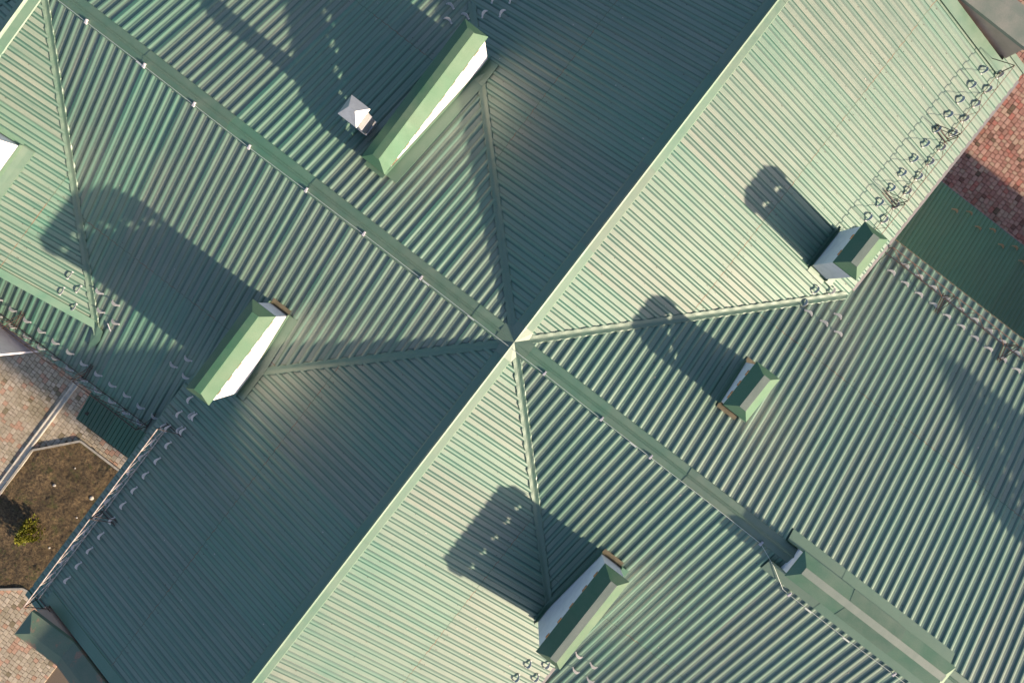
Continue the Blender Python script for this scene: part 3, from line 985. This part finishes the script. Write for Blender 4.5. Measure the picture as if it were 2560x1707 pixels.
q0 = mb.vert((-0.075, 0, 1.40)); q1 = mb.vert((0.075, 0, 1.40))
mb.face((i[0], i[1], q1, q0)); mb.face((i[2], i[3], q0, q1)); mb.face((i[1], i[2], q1)); mb.face((i[3], i[0], q0))
for u in range(4):
    mb.face((j[u], j[(u + 1) % 4], i[(u + 1) % 4], i[u]))
mb.face(j[::-1])
mb.build('cover', M['galv'], root)

# ---- specks of litter and bird droppings on the sheets
mb = MB()
rl = random.Random(21)
for _ in range(170):
    a, b = rl.uniform(-10, 11), rl.uniform(-10, 10)
    if roofz(a, b) < 0 or (abs(b) > EU - 0.2 and abs(a) > EV - 0.2): continue
    on_v = (RZ - T * abs(a)) > (RZ - T * abs(b)) and abs(a) < EV
    key = ('SE' if a > 0 else 'NW') if on_v else ('NE' if b > 0 else 'SW')
    x, d = (b, abs(a)) if on_v else (a, abs(b))
    x = math.floor(x / PITCH) * PITCH + rl.uniform(0.015, 0.08)
    r_ = rl.uniform(0.006, 0.017)
    n_ = 6
    ring = [mb.vert(SL[key].pt(x + r_ * rl.uniform(0.5, 1.2) * math.cos(t), d + r_ * rl.uniform(0.6, 1.9) * math.sin(t), 0.009)) for t in [6.283 * k / n_ for k in range(n_)]]
    p_ = [Vector(mb.v[i_]) for i_ in ring]
    mb.face(ring if (p_[2] - p_[0]).cross(p_[4] - p_[0]).z > 0 else ring[::-1])
lit = mb.build('roof_litter', M['stone'])
tag(lit, 'scattered pale specks of litter and droppings across the roof', 'litter', kind='stuff')

# ---- small litter
mb = MB(); mb.tube((-0.09, 0.0, 0.012), (0.09, 0.0, 0.012), 0.012)
o = mb.build('plastic_tube', M['clamp'])
o.location = W(-7.22, -5.27, RZ - T * 5.27 + 0.035); o.rotation_euler = (0, -0.15, R(105))
tag(o, 'short white plastic tube lying beside the dormer valley foot', 'tube')

# ================================================================ THE GROUND
mb = MB()
mb.quad([(-400, -400, GZ - 0.06), (400, -400, GZ - 0.06), (400, 400, GZ - 0.06), (-400, 400, GZ - 0.06)])
tag(mb.build('ground', M['ground']), kind='structure')
pav = MB()
pav.box((-34, -34, -0.05), (34, 34, 0.0))
pavement = tag(pav.build('pavement', M['sand']), kind='structure')
pavement.location.z = GZ

def inpoly(x, y, poly):
    c = False
    for (x0, y0), (x1, y1) in zip(poly, poly[1:] + poly[:1]):
        if (y0 > y) != (y1 > y) and x < (x1 - x0) * (y - y0) / (y1 - y0) + x0:
            c = not c
    return c
BED = [(-11.12, -14.22), (-9.93, -12.88), (-7.68, -12.88), (-7.12, -18.29), (-8.41, -18.52), (-9.24, -19.19), (-11.12, -17.96)]
SHOWN = [[(8.31, 13), (12.33, 13.34), (9.65, 19.15), (6.29, 17.58), (5.85, 15.8)], [(-14.94, -12.15), (-13.26, -11.36), (-10.47, -11.14), (-8.12, -12.87), (-9.91, -12.84), (-11.14, -14.16), (-11.25, -16.84)],
         [(-9.24, -19.19), (-8.35, -18.63), (-7.12, -18.4), (-6.56, -20.86), (-9.13, -22.43)]]
def paver_mesh(lx, ly, name, mat):
    mb = MB()
    g, c, h = 0.006, 0.008, 0.05
    x0, x1, y0, y1 = g, lx - g, g, ly - g
    lo = [(x0, y0, 0.002), (x1, y0, 0.002), (x1, y1, 0.002), (x0, y1, 0.002)]
    md = [(x, y, h - c) for x, y, z in lo]
    tp = [(x0 + c, y0 + c, h), (x1 - c, y0 + c, h), (x1 - c, y1 - c, h), (x0 + c, y1 - c, h)]
    L = [[mb.vert(p) for p in r_] for r_ in (lo, md, tp)]
    for k in range(2):
        for u in range(4):
            mb.face((L[k][u], L[k][(u + 1) % 4], L[k + 1][(u + 1) % 4], L[k + 1][u]))
    mb.face(L[2])
    return mb, (mb.mesh(name, [mat]) if mat else None)
LEN = [0.12, 0.165, 0.165, 0.23]
ROWW = 0.165
VAR = {}
for l in set(LEN):
    for tn in ('B', 'R'):
        VAR[l, tn] = paver_mesh(ROWW, l, 'paver', M['pave' + tn])[1]
    VAR[l] = paver_mesh(ROWW, l, 'paver', None)[0]
rnd = random.Random(3)
joined = {'B': (MB(), []), 'R': (MB(), [])}
count = {'B': 0, 'R': 0}
zones = (('R', 5.0, 13.8, 11.3, 20.8), ('B', -16.8, -5.8, -23.2, -9.0))
for tn, A0, A1, B0, B1 in zones:
    a = A0
    while a < A1:
        b = B0 + rnd.uniform(-0.2, 0)
        while b < B1:
            l = rnd.choice(LEN)
            ca, cb = a + ROWW / 2, b + l / 2
            if not (tn == 'B' and (inpoly(ca, cb, BED) or abs(ca + 11.29) < 0.115 and cb < -11.14)):
                shown = any(inpoly(ca, cb, P) for P in SHOWN)
                zz = rnd.uniform(-0.004, 0.004)
                lim = 150
                if shown and count[tn] < lim and rnd.random() < (0.75 if tn == 'R' else 0.55):
                    o = bpy.data.objects.new('paver', VAR[l, tn])
                    COL.objects.link(o)
                    o.parent = pavement
                    o.location = (a, b, zz)
                    count[tn] += 1
                else:
                    mb, tones = joined[tn]
                    base = len(mb.v)
                    src = VAR[l]
                    for p in src.v: mb.vert((p[0] + a, p[1] + b, p[2] + zz))
                    t_ = rnd.random()
                    for f in src.f:
                        mb.face([i + base for i in f]); tones.append(t_)
            b += l
        a += ROWW
for tn in ('B', 'R'):
    mb, tones = joined[tn]
    o = mb.build('pavers', M['pave' + tn + 'j'], pavement)
    at = o.data.attributes.new('tone', 'FLOAT', 'FACE')
    at.data.foreach_set('value', tones)
    tag(o, kind='stuff')

# ---- drain channel of concrete lengths
root = empty('drain_channel')
root.location = W(-11.29, -14.6, GZ + 0.05)
tag(root, 'pale concrete drain channel running beside the garden bed', 'drain channel')
b = 3.4
while b > -8.4:
    e = b - 0.98
    mb = MB()
    z = random.uniform(-0.004, 0.006)
    for x0, x1, z0, z1 in ((-0.10, -0.055, -0.06, 0.045), (-0.055, 0.055, -0.06, 0.005), (0.055, 0.10, -0.06, 0.045)):
        mb.box((x0, e + 0.006, z0), (x1, b - 0.006, z1 + z))
    mb.build('channel_length', M['channel'], root)
    b = e

# ---- garden bed
bed = MB()
nx, ny = 90, 130
gx0, gx1, gy0, gy1 = -11.2, -6.89, -19.3, -12.82
idx = {}
for i in range(nx + 1):
    for j in range(ny + 1):
        a = gx0 + (gx1 - gx0) * i / nx; b = gy0 + (gy1 - gy0) * j / ny
        z = 0.03 + 0.10 * noise.noise((a * 0.7, b * 0.7, 3.0)) + 0.035 * noise.noise((a * 3.1, b * 3.1, 1.0)) + 0.022 * noise.noise((a * 9, b * 9, 5.0)) + 0.012 * noise.noise((a * 21, b * 21, 2.0))
        idx[i, j] = bed.vert((a, b, 0.04 + z * 0.9), (a, b))
for i in range(nx):
    for j in range(ny):
        a = gx0 + (gx1 - gx0) * (i + 0.5) / nx; b = gy0 + (gy1 - gy0) * (j + 0.5) / ny
        if inpoly(a, b, BED):
            bed.face((idx[i, j], idx[i + 1, j], idx[i + 1, j + 1], idx[i, j + 1]))
soil = tag(bed.build('garden_soil', M['soil'], smooth=True), kind='structure')
soil.location.z = GZ
def bedz(a, b):
    return 0.07 + 0.09 * noise.noise((a * 0.7, b * 0.7, 3.0)) + 0.03 * noise.noise((a * 3.1, b * 3.1, 1.0))

root = empty('bed_kerb')
root.location = W(-9.91, -12.88, GZ)
tag(root, 'low concrete kerb edging the brown garden bed', 'kerb')
for (p, q_) in zip(BED, BED[1:] + BED[:1]):
    if p[0] > -8.0 and q_[0] > -8.0: continue
    P, Q = Vector((p[0] + 9.91, p[1] + 12.88, 0.06)), Vector((q_[0] + 9.91, q_[1] + 12.88, 0.06))
    n = max(1, round((Q - P).length / 0.75))
    for k in range(n):
        mb = MB()
        a = P.lerp(Q, k / n); c_ = P.lerp(Q, (k + 1) / n)
        g = (c_ - a).normalized() * 0.006
        mb.bar(a + g, c_ - g, 0.075, 0.15 + random.uniform(-0.01, 0.01))
        mb.build('kerb_stone', M['concrete'], root)

# grass and moss tufts on the soil
mb = MB()
rg = random.Random(11)
for _ in range(420):
    a, b = rg.uniform(-11.1, -7.3), rg.uniform(-19.0, -13.0)
    if not inpoly(a, b, BED) or noise.noise((a * 0.9, b * 0.9, 8.0)) < 0.05: continue
    z = bedz(a, b)
    for k in range(7):
        t = rg.uniform(0, 6.28); l = rg.uniform(0.02, 0.06); w_ = 0.007
        x, y = a + rg.uniform(-0.05, 0.05), b + rg.uniform(-0.05, 0.05)
        dx, dy = math.cos(t), math.sin(t)
        v0 = mb.vert((x - dy * w_, y + dx * w_, z - 0.02)); v1 = mb.vert((x + dy * w_, y - dx * w_, z - 0.02))
        v2 = mb.vert((x + dx * l, y + dy * l, z + l * 0.8))
        mb.face((v0, v1, v2))
gt = mb.build('grass_tufts', M['grass'])
gt.location.z = GZ
tag(gt, 'sparse moss and grass tufts on the brown garden soil', 'grass', kind='stuff')

# stones on the soil
for k, (a, b, s, t) in enumerate(((-8.4, -14.33, 0.075, 'largest pale stone on the soil near the eave'), (-9.74, -14.77, 0.055, 'flat pale stone lying in the middle of the soil'),
                                  (-8.55, -16.75, 0.04, 'small white stone of a pair near the eave'), (-8.4, -15.22, 0.035, 'smaller white stone of the pair near the eave'),
                                  (-9.52, -13.82, 0.03, 'tiny white stone near the bed top'))):
    bm = bmesh.new()
    bmesh.ops.create_icosphere(bm, subdivisions=2, radius=s)
    for v in bm.verts:
        v.co *= 1 + 0.35 * noise.noise(v.co * 14 + Vector((k * 7, 0, 0)))
        v.co.z *= 0.55
    me = bpy.data.meshes.new('stone'); bm.to_mesh(me); bm.free()
    me.materials.append(M['stone'])
    o = bpy.data.objects.new('stone', me); COL.objects.link(o)
    o.location = W(a, b, GZ + bedz(a, b) + s * 0.25); o.rotation_euler = (0, 0, k)
    tag(o, t, 'stone', 'stones on the garden soil')

# shrub
root = empty('garden_shrub')
sa, sb = -9.39, -16.59
root.location = W(sa, sb, GZ + bedz(sa, sb))
tag(root, 'small yellow-green conifer shrub growing in the garden bed', 'shrub')
mb = MB()
for k in range(9):
    t = 6.28 * k / 9
    mb.tube((0, 0, -0.05), (0.22 * math.cos(t), 0.30 * math.sin(t), 0.38 + 0.05 * (k % 3)), 0.012, 5)
mb.tube((0, 0, -0.1), (0, 0, 0.5), 0.025, 6)
mb.build('trunk', M['bark'], root)
mb = MB()
rs = random.Random(5)
for c in range(420):
    t = rs.uniform(0, 6.28); h = rs.uniform(0.05, 1.0)
    rr = (1 - 0.55 * h) * math.sqrt(rs.uniform(0.12, 1)) * (1 + 0.3 * math.sin(3 * t + 1))
    cx, cy, cz = 0.40 * rr * math.cos(t), 0.58 * rr * math.sin(t), 0.04 + 0.55 * h
    out = Vector((math.cos(t) * rr, math.sin(t) * rr, 0.5 + 0.4 * h)).normalized()
    for l in range(11):
        d = (out + Vector((rs.uniform(-.7, .7), rs.uniform(-.7, .7), rs.uniform(-.4, .5)))).normalized()
        s_ = d.orthogonal().normalized()
        s_ = (Matrix.Rotation(rs.uniform(0, 3.14), 3, d) @ s_) * rs.uniform(0.010, 0.020)
        p = Vector((cx, cy, cz)); ln_ = rs.uniform(0.05, 0.12)
        v0 = mb.vert(p - s_ * 0.4); v1 = mb.vert(p + d * ln_ * 0.5 + s_); v2 = mb.vert(p + d * ln_); v3 = mb.vert(p + d * ln_ * 0.5 - s_)
        mb.face((v0, v1, v2, v3))
mb.build('crown', M['leaf'], root)

# ---- lean-to canopies over the entrances
def canopy(a0, a1, b0, b1, z0, z1, label, mat='canopy'):
    root = empty('lean_to_canopy')
    root.location = W((a0 + a1) / 2, b0, 0)
    tag(root, label, 'canopy', 'lean-to canopies below the eaves')
    oa = (a0 + a1) / 2
    t = (z0 - z1) / abs(b1 - b0)
    sg = 1 if b1 > b0 else -1
    sl = Slope((0, sg), (1, 0), t, (0, 0), z0)
    x = a0 - oa
    k = 0
    while x < a1 - oa - 0.05:
        e = min(x + 0.96, a1 - oa)
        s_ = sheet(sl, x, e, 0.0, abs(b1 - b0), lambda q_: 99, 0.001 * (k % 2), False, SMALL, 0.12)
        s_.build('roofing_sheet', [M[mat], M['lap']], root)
        x = e; k += 1
    mb = MB()
    L = abs(b1 - b0)
    p = [sl.pt(a0 - oa, L - 0.02, -0.005), sl.pt(a1 - oa, L - 0.02, -0.005), sl.pt(a1 - oa, L + 0.03, -0.005), sl.pt(a0 - oa, L + 0.03, -0.005)]
    mb.hexa([(q_[0], q_[1], q_[2] - 0.11) for q_ in p] + p)
    mb.build('front_trim', M['gutter'] if a0 > 0 else M['wood'], root)
    for xx in (a0 - oa + 0.2, a1 - oa - 0.2):
        mb = MB(); mb.box((xx - 0.05, sg * (L - 0.35) - 0.05, GZ), (xx + 0.05, sg * (L - 0.35) + 0.05, z1 + 0.05 + 0.25 * t))
        mb.build('post', M['wood'], root)
    return sl, root
slR, cr = canopy(5.0, 15.8, 6.5, 10.46, 4.1, 3.0, 'wide dark green ribbed canopy below the right striped eave')
slL, cl = canopy(-8.42, -4.7, -6.5, -9.62, 3.9, 3.0, 'small dark green ribbed canopy beside the garden bed')
# guards on the wide canopy
for k, (a, b) in enumerate(((8.36, 10.0), (8.74, 10.22), (9.16, 10.0), (9.52, 10.22), (9.89, 10.0), (7.55, 9.98), (7.93, 10.2), (10.3, 10.22))):
    sl2 = Slope((0, 1), (1, 0), 1.1 / 3.96, (0, 6.5), 4.1)
    guard(sl2, a, b - 6.5, 'tan snow guard hoop, %s counted on the wide dark canopy' % ORD[k], 'snow guards on the wide canopy', GMT, 0.012)
